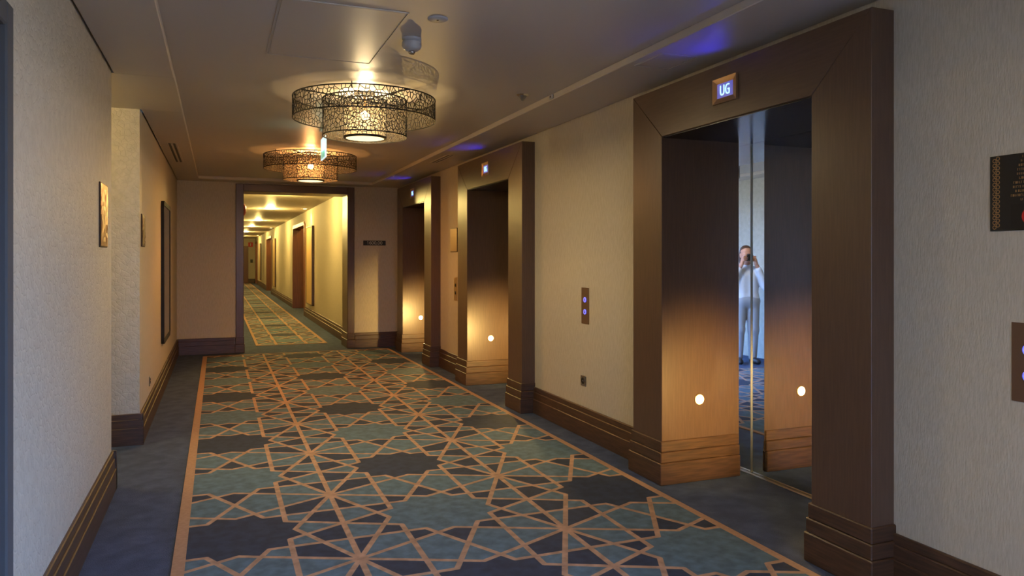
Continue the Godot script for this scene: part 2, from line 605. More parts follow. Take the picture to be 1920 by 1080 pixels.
func build_passage() -> void:
	struct("wall_passage_near", slab(-4.2, XL - 0.2, 0, 2.70, 5.25, 5.45), M.hide_wall)
	struct("wall_passage_far", slab(-4.2, XF, 0, 2.70, 6.7, 6.9), M.hide_wall)
	struct("wall_passage_end", slab(-4.2, -4.0, 0, 2.70, 5.45, 6.7), M.hide_wall)
	var t := thing("passage_downlight", "round recessed downlight in the ceiling of the side passage behind the left wall", "ceiling light", Vector3(-1.75, YC, -6.02))
	downlight_parts(t, 0.07)
	omni("passage_light", Vector3(0, -0.06, 0), 1.0, Color(1.0, 0.88, 0.60), 0.05, t)

func downlight_parts(t: Node3D, r: float) -> void:
	obj("trim_ring", lathe([Vector2(r * 0.8, -0.002), Vector2(r * 1.25, -0.006), Vector2(r * 1.3, 0.0), Vector2(r * 0.8, 0.0)], 32), M.white_plastic, t)
	obj("lamp_lens", lathe([Vector2(0.0001, -0.012), Vector2(r * 0.5, -0.010), Vector2(r * 0.82, -0.001)], 32), M.downlight_glow, t)

func build_corridor() -> void:
	var d0 := DE + 0.5
	struct("ceiling_corridor", slab(-0.2, 4.2, 2.70, 2.95, d0, 49.0), M.soffit_paint)
	struct("wall_corridor_left", slab(0.05, 0.25, 0, 2.70, d0, 48.2), M.corridor_wall)
	var w := structure_root("wall_corridor_right")
	var recess := [[20.1, 23.2], [33.0, 36.2], [45.0, 47.0]]
	var at := d0
	for r in recess:
		obj("wall_panel", slab(2.12, 2.32, 0, 2.70, at, r[0]), M.corridor_wall, w)
		obj("wall_panel", slab(2.12, 2.32, 2.38, 2.70, r[0], r[1]), M.corridor_wall, w)
		obj("recess_back", slab(3.1, 3.3, 0, 2.70, r[0] - 0.2, r[1] + 0.2), M.corridor_wall, w)
		obj("recess_side", slab(2.32, 3.1, 0, 2.70, r[0] - 0.2, r[0]), M.corridor_wall, w)
		obj("recess_side", slab(2.32, 3.1, 0, 2.70, r[1] + 0.06, r[1] + 0.2), M.corridor_wall, w)
		at = r[1]
	obj("wall_panel", slab(2.12, 2.32, 0, 2.70, at, 48.2), M.corridor_wall, w)
	struct("wall_corridor_end", slab(-0.2, 3.4, 0, 2.70, 48.0, 48.3), M.corridor_wall)
	var b := structure_root("baseboard_corridor")
	at = d0 + 0.03
	for r in recess:
		skirting(Vector3(2.12, 0, -at), Vector3(2.12, 0, -(r[0] - 0.12)), Vector3(-1, 0, 0), b)
		at = r[1] + 0.12
	skirting(Vector3(2.12, 0, -at), Vector3(2.12, 0, -48.0), Vector3(-1, 0, 0), b)
	skirting(Vector3(0.25, 0, -48.0), Vector3(2.12, 0, -48.0), Vector3(0, 0, 1), b)
	skirting(Vector3(0.25, 0, -d0 - 0.05), Vector3(0.25, 0, -48.0), Vector3(1, 0, 0), b)

func carpet_plane(x0: float, x1: float, d0: float, d1: float, top: float, uv: Callable) -> ArrayMesh:
	var st := begin()
	var P := [Vector3(x0, top, -d0), Vector3(x1, top, -d0), Vector3(x1, top, -d1), Vector3(x0, top, -d1)]
	for k in [0, 3, 2, 0, 2, 1]:
		var p: Vector3 = P[k]
		st.set_normal(Vector3.UP)
		st.set_uv(uv.call(p.x, -p.z))
		st.add_vertex(p)
	for k in 4:
		var a: Vector3 = P[k]
		var b: Vector3 = P[(k + 1) % 4]
		st.set_uv(Vector2.ZERO)
		quad(st, a, b, Vector3(b.x, 0, b.z), Vector3(a.x, 0, a.z), Vector3((x0 + x1) / 2, top / 2, -(d0 + d1) / 2))
	return st.commit()

func build_carpets() -> void:
	var t := thing("star_carpet", "wide blue lobby carpet woven with copper star lattice and copper border", "carpet")
	var lobby := func(x: float, d: float) -> Vector2: return Vector2((x - 1.224) / 2.254 + 0.25, (d - 4.27) / 2.16 + 0.25)
	obj("star_field", carpet_plane(-0.16, 2.60, 0.2, 12.25, 0.006, lobby), M.carpet_star, t)
	obj("border_band", slab(-0.207, -0.147, 0, 0.0068, 0.2, 12.29), M.carpet_border, t)
	obj("border_band", slab(2.59, 2.638, 0, 0.0068, 0.2, 12.29), M.carpet_border, t)
	obj("border_band", slab(-0.147, 2.59, 0, 0.0068, 12.25, 12.29), M.carpet_border, t)
	t = thing("corridor_runner", "narrow star carpet runner with copper borders down the yellow corridor", "carpet")
	var run := func(x: float, d: float) -> Vector2: return Vector2((x - 1.2) / 2.254 + 0.25, (d - 14.1) / 2.16 + 0.25)
	obj("star_field", carpet_plane(0.65, 1.76, 13.5, 47.6, 0.006, run), M.carpet_star, t)
	for x in [0.61, 1.76]:
		obj("border_band", slab(x, x + 0.045, 0, 0.0068, 13.46, 47.6), M.carpet_border, t)
	for x in [0.94, 1.42]:
		obj("border_band", slab(x, x + 0.03, 0, 0.0072, 13.5, 47.6), M.carpet_border, t)
	obj("border_band", slab(0.65, 1.76, 0, 0.0068, 13.46, 13.5), M.carpet_border, t)

# ------------------------------------------------------------------ lifts
# Own axes: x to the right as seen from the lobby, y up, z out into the lobby; z = 0 is the front of the surround.
func build_lift(d: float, label: String, which: String) -> void:
	var turn := -PI / 2
	var at := Vector3(2.735, 0, -d)
	var t := thing("lift_entrance", label, "lift entrance", at, turn, "lift entrances")
	var inn := 0.668
	var out := 1.035
	var deep := -0.621
	for s in [-1.0, 1.0]:
		var x0: float = minf(s * inn, s * out)
		var x1: float = maxf(s * inn, s * out)
		var jamb := obj("jamb", prism([Vector2(s * out, 0), Vector2(s * out, 2.6285), Vector2(s * inn, 2.3035), Vector2(s * inn, 0)], deep, 0.0), M.frame_wood, t)
		obj("steel_return", box(Vector3(x0, 0, -0.729), Vector3(x1, 2.305, deep), 0.001), M.mirror_steel, t)
		var bead := obj("corner_bead", lathe([Vector2(0.004, 0.004), Vector2(0.004, 2.297)], 12), M.satin_steel, t, Vector3(s * (inn - 0.002), 0, -0.727))
		bead.rotation.y = 0.3
		for k in [[0.0, 0.145, 0.026], [0.145, 0.215, 0.019], [0.215, 0.288, 0.012]]:
			obj("plinth_course", box(Vector3(x0 - k[2], k[0], deep + 0.004), Vector3(x1 + k[2], k[1], k[2]), 0.005), M.plinth_wood, jamb)
	obj("header", prism([Vector2(-out + 0.0005, 2.63), Vector2(out - 0.0005, 2.63), Vector2(inn - 0.0005, 2.305), Vector2(-inn + 0.0005, 2.305)], deep, 0.0), M.header_wood, t)
	obj("head_soffit", box(Vector3(-inn, 2.297, -0.729), Vector3(inn, 2.305, -0.012), 0.001), M.dark_steel, t)
	obj("steel_transom", box(Vector3(-out, 2.305, -0.76), Vector3(out, 2.63, deep), 0.0), M.dark_steel, t)
	obj("sill", box(Vector3(-inn, 0, -0.79), Vector3(inn, 0.004, -0.70), 0.001), M.satin_steel, t)
	for s in [-1.0, 1.0]:
		obj("door_panel", box(Vector3(minf(s * 0.0015, s * 0.72), 0.006, -0.765), Vector3(maxf(s * 0.0015, s * 0.72), 2.32, -0.731), 0.002), M.mirror_steel, t)
	# round lamps low on both reveals
	for s in [-1.0, 1.0]:
		var side := "far" if s < 0 else "near"
		var lamp := thing("reveal_lamp", "glowing round lamp low on the %s reveal of the %s" % [side, which], "wall lamp", at + Vector3(-0.0, 0.0, 0.0) + Vector3(0.295, 0.545, -s * -0.0) + Vector3(0, 0, s * inn), turn + s * -PI / 2, "lamps in the lift reveals")
		var face := lathe([Vector2(0.0001, 0.016), Vector2(0.014, 0.0155), Vector2(0.024, 0.013), Vector2(0.031, 0.008), Vector2(0.032, 0.003)], 24)
		var lens := obj("lens", face, M.lens_glow, lamp)
		lens.rotation.x = PI / 2
		var bz := obj("bezel", lathe([Vector2(0.031, 0.0), Vector2(0.040, 0.0), Vector2(0.039, 0.004), Vector2(0.032, 0.006), Vector2(0.031, 0.0)], 24), M.brass, lamp)
		bz.rotation.x = PI / 2
		spot("reveal_light", Vector3(0, 0, 0.045), Vector3(0, 0, 1), 32.0, 1.0, 3.8, Color(1.0, 0.82, 0.48), 0.03, lamp)
	# floor indicator
	var f := thing("floor_indicator", "brass framed blue floor display above the %s" % which, "display", at + Vector3(0, 2.475, 0), turn, "lift floor displays")
	var st := begin()
	var h := Vector2(0.108, 0.073)
	var i := Vector2(0.072, 0.042)
	var P := func(v: Vector2, sx: float, sy: float, z: float) -> Vector3: return Vector3(v.x * sx, v.y * sy, z)
	for k in [[-1.0, -1.0, 1.0, -1.0], [1.0, -1.0, 1.0, 1.0], [1.0, 1.0, -1.0, 1.0], [-1.0, 1.0, -1.0, -1.0]]:
		quad(st, P.call(h, k[0], k[1], 0.014), P.call(h, k[2], k[3], 0.014), P.call(i, k[2], k[3], 0.006), P.call(i, k[0], k[1], 0.006), Vector3(0, 0, -1))
		quad(st, P.call(h, k[0], k[1], 0.014), P.call(h, k[2], k[3], 0.014), P.call(h, k[2], k[3], 0.0), P.call(h, k[0], k[1], 0.0), Vector3(0, 0, 0.007))
	obj("bezel", st.commit(), M.brass, f)
	obj("display_screen", box(Vector3(-i.x, -i.y, 0.0), Vector3(i.x, i.y, 0.006)), M.display_back, f)
	var tm := TextMesh.new()
	tm.text = "UG"
	tm.font = face_font("Droid Sans Mono", 700)
	tm.font_size = 64
	tm.pixel_size = 0.00125
	tm.depth = 0.002
	obj("display_text", tm, M.display_digit, f, Vector3(0, 0.0, 0.0075))
	spot("display_light", Vector3(0.0, 0.03, 0.05), Vector3(0, 0.2, 0.22), 60.0, 1.0, 0.06, Color(0.16, 0.12, 1.0), 0.04, f)

func face_font(called: String, weight: int) -> SystemFont:
	var s := SystemFont.new()
	s.font_names = PackedStringArray([called])
	s.font_weight = weight
	return s

# ------------------------------------------------------------------ chandeliers
# Cut metal lace round a drum: cells of an uneven net, each rib a thin bar.
func lace(radius: float, y0: float, y1: float, cell: float, seed_: int) -> ArrayMesh:
	var rng := RandomNumberGenerator.new()
	rng.seed = seed_
	var nu := int(round(TAU * radius / cell))
	var nv := maxi(2, int(round((y1 - y0) / cell)))
	var cu := TAU * radius / nu
	var cv := (y1 - y0) / nv
	var pts := {}
	for iv in nv:
		for iu in nu:
			if rng.randf() < 0.22:
				continue
			pts[Vector2i(iu, iv)] = Vector2((iu + rng.randf_range(0.02, 0.98)) * cu, y0 + (iv + rng.randf_range(0.02, 0.98)) * cv)
	var st := begin()
	var w := 0.0022
	var th := 0.0015
	for key in pts:
		var p: Vector2 = pts[key]
		var poly := [[Vector2(p.x - 3 * cu, y0), null], [Vector2(p.x + 3 * cu, y0), null], [Vector2(p.x + 3 * cu, y1), null], [Vector2(p.x - 3 * cu, y1), null]]
		for dv in range(-3, 4):
			for du in range(-3, 4):
				if du == 0 and dv == 0:
					continue
				var k2 := Vector2i(posmod(key.x + du, nu), key.y + dv)
				if not pts.has(k2):
					continue
				var q: Vector2 = pts[k2]
				q.x += TAU * radius * (floor((key.x + du) / float(nu)))
				var mid := (p + q) / 2.0
				var nn := (q - p)
				var out := []
				for e in poly.size():
					var a: Array = poly[e]
					var b: Array = poly[(e + 1) % poly.size()]
					var da: float = nn.dot(a[0] - mid)
					var db: float = nn.dot(b[0] - mid)
					if da <= 0.0:
						out.append(a)
						if db > 0.0:
							out.append([a[0].lerp(b[0], da / (da - db)), k2])
					elif db <= 0.0:
						out.append([a[0].lerp(b[0], da / (da - db)), a[1]])
				poly = out
				if poly.size() < 3:
					break
			if poly.size() < 3:
				break
		for e in poly.size():
			var other = poly[e][1]
			if other == null or not (other.x * 1000 + other.y > key.x * 1000 + key.y):
				continue
			var a: Vector2 = poly[e][0]
			var b: Vector2 = poly[(e + 1) % poly.size()][0]
			if a.distance_to(b) < 0.001:
				continue
			var t := (b - a).normalized()
			var s := Vector2(-t.y, t.x) * w
			var c8 := []
			for v in [a - s, a + s, b + s, b - s]:
				var f: float = v.x / radius
				c8.append(Vector3(cos(f) * (radius - th), v.y, sin(f) * (radius - th)))
				c8.append(Vector3(cos(f) * (radius + th), v.y, sin(f) * (radius + th)))
			var away: Vector3 = (c8[0] + c8[5]) / 2.0
			quad(st, c8[0], c8[2], c8[4], c8[6], away)
			quad(st, c8[1], c8[3], c8[5], c8[7], away)
			quad(st, c8[0], c8[1], c8[7], c8[6], away)
			quad(st, c8[2], c8[3], c8[5], c8[4], away)
	return st.commit()

func build_chandeliers() -> void:
	var t := thing("chandelier", "nearer ceiling lamp of three nested lace drums, larger in the photo", "chandelier", Vector3(1.04, YT, -5.675), 0.0, "lace drum ceiling lamps")
	var drums := [[0.53, -0.045, -0.200, 0.028, 101, "outer_shade"], [0.313, -0.050, -0.325, 0.028, 102, "middle_shade"], [0.158, -0.050, -0.330, 0.026, 103, "inner_shade"]]
	for d in drums:
		var sh := obj(d[5], lace(d[0], d[2], d[1], d[3], d[4]), M.web_metal, t)
		obj("rim", ring(d[0], 0.004, 0.003), M.web_metal, sh, Vector3(0, d[1], 0))
		obj("rim", ring(d[0], 0.004, 0.003), M.web_metal, sh, Vector3(0, d[2], 0))
		obj("lining", lathe([Vector2(d[0] - 0.004, d[2]), Vector2(d[0] - 0.004, d[1])], 72), M.shade_film, sh)
	for k in 4:
		var a := k * PI / 2 + 0.4
		var dir := Vector3(cos(a), 0, sin(a))
		var sp := obj("spoke", box(Vector3(0.02, -0.004, -0.004), Vector3(0.53, 0.004, 0.004)), M.web_metal, t, Vector3(0, -0.050, 0))
		sp.rotation.y = a
		obj("hanger", box(Vector3(-0.003, -0.05, -0.003), Vector3(0.003, 0, 0.003)), M.web_metal, t, dir * 0.42)
	obj("ceiling_plate", lathe([Vector2(0.0001, -0.022), Vector2(0.07, -0.022), Vector2(0.075, -0.018), Vector2(0.075, 0.0)], 32), M.white_plastic, t)
	obj("stem", lathe([Vector2(0.010, -0.13), Vector2(0.010, -0.02)], 16), M.brass, t)
	obj("lamp_bulb", ball(0.034), M.bulb_glow, t, Vector3(0, -0.165, 0))
	obj("lamp_diffuser", lathe([Vector2(0.0001, -0.338), Vector2(0.142, -0.338), Vector2(0.144, -0.332), Vector2(0.0001, -0.330)], 48, true), M.diffuser_glow, t)
	obj("diffuser_rim", ring(0.151, 0.007, 0.007), M.web_metal, t, Vector3(0, -0.334, 0))
	omni("bulb_light", Vector3(0, -0.165, 0), 1.1, Color(1.0, 0.87, 0.64), 0.034, t)
	var al := AreaLight3D.new()
	al.name = "diffuser_light"
	al.area_size = Vector2(0.25, 0.25)
	al.light_energy = 2.4
	al.light_color = Color(1.0, 0.90, 0.70)
	al.area_range = 60.0
	al.shadow_enabled = true
	t.add_child(al)
	al.position = Vector3(0, -0.343, 0)
	al.rotation.x = -PI / 2
	var u: Node3D = t.duplicate()
	u.name = numbered("chandelier")
	add_child(u)
	u.position = Vector3(1.02, YT, -9.05)
	u.rotation.y = 0.7
	u.set_meta("label", "farther ceiling lamp of three nested lace drums, nearer the corridor opening")
	for l in u.get_children():
		if l is Light3D:
			l.light_color = Color(1.0, 0.70, 0.40)
			l.light_energy *= 1.35
	var v: Node3D = t.duplicate()
	v.name = numbered("chandelier")
	add_child(v)
	v.position = Vector3(1.04, YT, -0.20)
	v.rotation.y = 1.9
	v.set_meta("label", "ceiling lamp of lace drums behind the viewer, out of the picture")

# ------------------------------------------------------------------ things on walls
func call_panel(d: float, label: String, lit: bool, plate: String) -> void:
	var t := thing("call_panel", label, "call panel", Vector3(XR, 1.10, -d), -PI / 2, "lift call panels")
	obj("plate", box(Vector3(-0.067, -0.152, 0), Vector3(0.067, 0.152, 0.004), 0.001), M[plate], t)
	for y in [0.05, -0.05]:
		var b := obj("button", lathe([Vector2(0.013, 0.0), Vector2(0.022, 0.0), Vector2(0.022, 0.005), Vector2(0.013, 0.006), Vector2(0.013, 0.0)], 24), M.button_glow if lit else M.black_plastic, t, Vector3(0, y, 0.004))
		b.rotation.x = PI / 2
		var c := obj("button_cap", lathe([Vector2(0.0001, 0.005), Vector2(0.012, 0.005), Vector2(0.0125, 0.0)], 20), M.chrome if not lit else M.panel_brown, t, Vector3(0, y, 0.004))
		c.rotation.x = PI / 2
		var st := begin()
		var s := 1.0 if y > 0 else -1.0
		tri(st, Vector3(-0.006, -0.005 * s, 0.0), Vector3(0.006, -0.005 * s, 0.0), Vector3(0, 0.006 * s, 0.0), Vector3(0, 0, -1))
		obj("arrow", st.commit(), M.button_glow if lit else M.black_plastic, t, Vector3(0, y, 0.0098))

func build_wall_things() -> void:
	call_panel(1.918, "bronze call panel with two blue ring buttons at the right edge of the picture", true, "panel_brown")
	call_panel(5.60, "bronze call panel with two blue ring buttons between nearest and middle lift", true, "panel_brown")
	call_panel(9.26, "shiny brass call panel with two unlit buttons between middle and farthest lift", false, "brass")
	# fire notice
	var t := thing("fire_notice", "black fire notice with gold lettering, ornament strip and red ring on right wall", "notice", Vector3(XR, 1.755, -1.885), -PI / 2)
	obj("plate", box(Vector3(-0.185, -0.148, 0), Vector3(0.185, 0.148, 0.006), 0.001), M.plaque_black, t)
	obj("picture_panel", box(Vector3(-0.10, -0.142, 0.006), Vector3(0.10, -0.046, 0.0075)), M.black_plastic, t)
	var st := begin()
	var rng := RandomNumberGenerator.new()
	rng.seed = 5
	for k in 15:
		var y := -0.138 + k * 0.0188
		for j in 2:
			var x := -0.166 + j * 0.014
			for seg in 8:
				var a0 := seg * TAU / 8
				var a1 := (seg + 1) * TAU / 8
				var c := Vector3(x, y + 0.004 + j * 0.008, 0.0065)
				var e := Vector3(1, 1, 0)
				quad(st, c + Vector3(cos(a0), sin(a0), 0) * e * 0.0055, c + Vector3(cos(a1), sin(a1), 0) * e * 0.0055, c + Vector3(cos(a1), sin(a1), 0) * e * 0.0085, c + Vector3(cos(a0), sin(a0), 0) * e * 0.0085, Vector3(x, y, -1))
	obj("ornament_strip", st.commit(), M.gold_print, t)
	var widths := [0.055, 0.06, 0.07, 0.075, 0.075, 0.068, 0.09, 0.092, 0.083, 0.10, 0.062]
	for k in widths.size():
		var s2 := begin()
		var y: float = 0.136 - k * 0.0165
		var x: float = -widths[k]
		while x < widths[k]:
			var w := rng.randf_range(0.003, 0.006)
			add_box(s2, Vector3(x, y - 0.0045, 0.006), Vector3(x + 0.0015, y + 0.0045, 0.0068))
			if rng.randf() < 0.8:
				add_box(s2, Vector3(x, y + (0.003 if rng.randf() < 0.5 else -0.0045), 0.006), Vector3(x + w, y + (0.0045 if rng.randf() < 0.5 else -0.003), 0.0068))
			x += w + (0.006 if rng.randf() < 0.15 else 0.003)
		obj("text_line", s2.commit(), M.gold_print, t)
	var rg := obj("red_ring", lathe([Vector2(0.026, 0.0), Vector2(0.035, 0.0), Vector2(0.035, 0.001), Vector2(0.026, 0.001), Vector2(0.026, 0.0)], 32, true), M.red_print, t, Vector3(-0.022, -0.095, 0.0075))
	rg.rotation.x = PI / 2
	# gold plaque between the middle and farthest lift
	plaque("gold_plaque", "matt gold plaque on right wall above the brass call panel", Vector3(XR, 1.735, -9.33), -PI / 2, 0.15, 0.156, "brass", false)
	plaque("gold_plaque", "gold hammered plaque on the near left wall beside its corner", Vector3(XL, 1.755, -5.05), PI / 2, 0.15, 0.19, "brass", true)
	plaque("bronze_plaque", "small dark bronze relief plaque on the far left wall", Vector3(XF, 1.73, -6.95), PI / 2, 0.14, 0.135, "dull_bronze", true)
	# room number sign on the end wall
	t = thing("room_sign", "narrow black sign with white digits beside the corridor opening", "sign", Vector3(2.468, 1.755, -DE), 0.0)
	obj("plate", box(Vector3(-0.19, -0.040, 0), Vector3(0.19, 0.040, 0.006), 0.001), M.black_plastic, t)
	var tm := TextMesh.new()
	tm.text = "1600,00"
	tm.font = face_font("Droid Sans", 400)
	tm.font_size = 64
	tm.pixel_size = 0.00118
	tm.depth = 0.001
	obj("sign_text", tm, M.white_print, t, Vector3(0, 0.002, 0.0068))
	# sockets
	socket("wall_socket", "brushed steel floor-level socket on right wall under the blue-lit call panel", Vector3(XR, 0.468, -5.63), -PI / 2)
	socket("wall_socket", "small socket low on the far left wall", Vector3(XF, 0.37, -7.62), PI / 2)
	# long mirror on the far left wall
	t = thing("wall_mirror", "tall narrow mirror in a black rounded frame on the far left wall", "mirror", Vector3(XF, 1.34, -9.72), PI / 2)
	var st2 := begin()
	frame_ring(st2, Vector2(0.60, 0.80), 0.05, 0.075, 0.034)
	obj("frame", st2.commit(), M.black_lacquer, t)
	obj("glass", box(Vector3(-0.57, -0.77, 0), Vector3(0.57, 0.77, 0.028), 0.0), M.mirror_glass, t)

# rectangular frame with rounded corners, h half size, w bar width, z depth
func frame_ring(st: SurfaceTool, h: Vector2, w: float, rad: float, z: float) -> void:
	var o := []
	var inn := []
	for k in 4:
		var c := Vector2([1, -1, -1, 1][k], [1, 1, -1, -1][k])
		for s in 7:
			var a := k * PI / 2 + s * PI / 12
			var dir := Vector2(cos(a), sin(a))
			o.append(Vector2(c.x * (h.x - rad), c.y * (h.y - rad)) + dir * rad)
			inn.append(Vector2(c.x * (h.x - rad), c.y * (h.y - rad)) + dir * maxf(rad - w, 0.012))
	for i in o.size():
		var j := (i + 1) % o.size()
		var a: Vector2 = o[i]
		var b: Vector2 = o[j]
		var c: Vector2 = inn[j]
		var d: Vector2 = inn[i]
		quad(st, Vector3(a.x, a.y, z), Vector3(b.x, b.y, z), Vector3(c.x, c.y, z), Vector3(d.x, d.y, z), Vector3(a.x, a.y, -1))
		quad(st, Vector3(a.x, a.y, z), Vector3(b.x, b.y, z), Vector3(b.x, b.y, 0), Vector3(a.x, a.y, 0), Vector3(0, 0, z / 2))
		quad(st, Vector3(d.x, d.y, z), Vector3(c.x, c.y, z), Vector3(c.x, c.y, 0), Vector3(d.x, d.y, 0), Vector3(a.x, a.y, z / 2) * 1.2)

func plaque(called: String, label: String, at: Vector3, turn: float, hx: float, hy: float, m: String, hammered: bool) -> void:
	var t := thing(called, label, "plaque", at, turn, "metal plaques by the lifts")
	obj("backing", box(Vector3(-hx, -hy, 0), Vector3(hx, hy, 0.008), 0.002), M.dull_bronze, t)
	var st := begin()
	var n := 14
	var rng := RandomNumberGenerator.new()
	rng.seed = 71
	var hgt := []
	for j in n + 1:
		for i in n + 1:
			hgt.append(0.010 + (rng.randf_range(0.0, 0.006) if hammered and i > 0 and j > 0 and i < n and j < n else 0.001))
	var P := func(i: int, j: int) -> Vector3: return Vector3((-1.0 + 2.0 * i / n) * (hx - 0.008), (-1.0 + 2.0 * j / n) * (hy - 0.008), hgt[j * (n + 1) + i])
	for j in n:
		for i in n:
			quad(st, P.call(i, j), P.call(i + 1, j), P.call(i + 1, j + 1), P.call(i, j + 1), Vector3(0, 0, -3))
	obj("face", st.commit(), M[m], t)

func socket(called: String, label: String, at: Vector3, turn: float) -> void:
	var t := thing(called, label, "socket", at, turn, "wall sockets")
	obj("plate", box(Vector3(-0.045, -0.045, 0), Vector3(0.045, 0.045, 0.008), 0.004), M.satin_steel, t)
	var r := obj("outlet", lathe([Vector2(0.0001, 0.002), Vector2(0.022, 0.002), Vector2(0.026, 0.005), Vector2(0.027, 0.0)], 24), M.black_plastic, t, Vector3(0, 0, 0.006))
	r.rotation.x = PI / 2
	for x in [-0.009, 0.009]:
		var p := obj("pin_hole", lathe([Vector2(0.0001, 0.004), Vector2(0.004, 0.004), Vector2(0.004, 0.0)], 12), M.chrome, t, Vector3(x, -0.004, 0.007))
		p.rotation.x = PI / 2

# ------------------------------------------------------------------ things on the ceiling
func build_ceiling_things() -> void:
	# access hatches: thin frames round a flush panel
	hatch("large square access hatch in the ceiling tray in front of the nearer lamp", 0.279, 0.900, 3.72, 4.77, YT)
	hatch("small access hatch in the right margin of the ceiling by the nearest lift", 2.42, 2.656, 3.74, 4.04, YC)
	# smoke detector
	var t := thing("smoke_detector", "grey bulbous smoke detector hanging from the ceiling tray", "smoke detector", Vector3(1.023, YT, -4.144))
	obj("base", lathe([Vector2(0.0001, -0.024), Vector2(0.048, -0.024), Vector2(0.056, -0.012), Vector2(0.056, 0.0)], 8, true), M.white_plastic, t)
	obj("body", lathe([Vector2(0.0001, -0.075), Vector2(0.030, -0.072), Vector2(0.050, -0.058), Vector2(0.056, -0.045), Vector2(0.054, -0.024)], 24), M.white_plastic, t)
	obj("sensor_tip", lathe([Vector2(0.0001, -0.092), Vector2(0.014, -0.090), Vector2(0.020, -0.082), Vector2(0.018, -0.072)], 20), M.chrome, t)
	t = thing("ceiling_cover", "flat round cover disc on the ceiling tray beyond the smoke detector", "cover", Vector3(1.065, YT, -3.753))
	obj("disc", lathe([Vector2(0.0001, -0.008), Vector2(0.046, -0.008), Vector2(0.052, -0.004), Vector2(0.053, 0.0)], 32), M.white_plastic, t)
	obj("centre_screw", lathe([Vector2(0.0001, -0.010), Vector2(0.006, -0.010), Vector2(0.007, -0.008)], 12), M.chrome, t)
	t = thing("sprinkler", "small conical sprinkler head on the ceiling tray near the right margin", "sprinkler", Vector3(2.165, YT, -5.269))
	obj("rose", lathe([Vector2(0.0001, -0.010), Vector2(0.035, -0.010), Vector2(0.050, 0.0)], 28), M.chrome, t)
	obj("nozzle", lathe([Vector2(0.0001, -0.046), Vector2(0.008, -0.046), Vector2(0.022, -0.026), Vector2(0.032, -0.010)], 20), M.satin_steel, t)
	t = thing("step_sensor", "tiny white sensor on the edge of the right ceiling margin", "sensor", Vector3(2.36, 2.722, -5.158), -PI / 2)
	obj("case", box(Vector3(-0.03, -0.016, 0), Vector3(0.03, 0.016, 0.014), 0.004), M.white_plastic, t)
	obj("lens", box(Vector3(-0.006, -0.006, 0.014), Vector3(0.006, 0.006, 0.018), 0.002), M.black_plastic, t)
	# slot air outlets
	slot_vent("slot air outlet with two dark slits in the left ceiling margin", -0.447, 8.55, 10.2)
	slot_vent("long slot air outlet in the right ceiling margin before the middle lift", 2.53, 8.35, 9.1)
	# hanging exit sign, seen almost edge on
	t = thing("exit_sign", "edge-lit green and white exit sign hanging under the ceiling between the lamps", "exit sign", Vector3(0.93, YT, -7.2), 0.0)
	obj("mount", box(Vector3(-0.022, -0.035, -0.14), Vector3(0.022, 0.0, 0.14), 0.004), M.white_plastic, t)
	obj("bracket", box(Vector3(-0.005, -0.105, -0.012), Vector3(0.005, -0.035, 0.012), 0.001), M.satin_steel, t)
	obj("sign_plate", box(Vector3(-0.006, -0.31, -0.16), Vector3(0.006, -0.105, 0.16), 0.002), M.exit_glow, t)
	for s in [-1.0, 1.0]:
		obj("sign_picture", box(Vector3(s * 0.007 - 0.001, -0.30, -0.12), Vector3(s * 0.007 + 0.001, -0.235, 0.12)), M.exit_green, t)
	omni("sign_light", Vector3(-0.05, -0.2, 0), 0.012, Color(0.55, 0.95, 0.85), 0.05, t)

func hatch(label: String, x0: float, x1: float, d0: float, d1: float, y: float) -> void:
	var t := thing("access_hatch", label, "hatch", Vector3((x0 + x1) / 2, y, -(d0 + d1) / 2), 0.0, "ceiling hatches")
	var hx := (x1 - x0) / 2
	var hz := (d1 - d0) / 2
	obj("panel", box(Vector3(-hx + 0.008, -0.003, -hz + 0.008), Vector3(hx - 0.008, 0.0, hz - 0.008), 0.001), M.ceiling_paint, t)
	for s in [-1.0, 1.0]:
		obj("frame_bar", box(Vector3(minf(s * hx, s * (hx + 0.006)), -0.0045, -hz - 0.006), Vector3(maxf(s * hx, s * (hx + 0.006)), 0, hz + 0.006)), M.ceiling_paint, t)
		obj("frame_bar", box(Vector3(-hx, -0.0045, minf(s * hz, s * (hz + 0.006))), Vector3(hx, 0, maxf(s * hz, s * (hz + 0.006)))), M.ceiling_paint, t)

func slot_vent(label: String, x: float, d0: float, d1: float) -> void:
	var t := thing("slot_vent", label, "vent", Vector3(x, YC, -(d0 + d1) / 2), 0.0, "slot air outlets")
	var hz := (d1 - d0) / 2
	for dx in [-0.045, 0.0, 0.045]:
		obj("rail", box(Vector3(dx - 0.010, -0.004, -hz), Vector3(dx + 0.010, 0, hz), 0.001), M.soffit_paint, t)
	for dx in [-0.0225, 0.0225]:
		obj("slit", box(Vector3(dx - 0.0125, -0.001, -hz + 0.01), Vector3(dx + 0.0125, 0, hz - 0.01)), M.black_plastic, t)

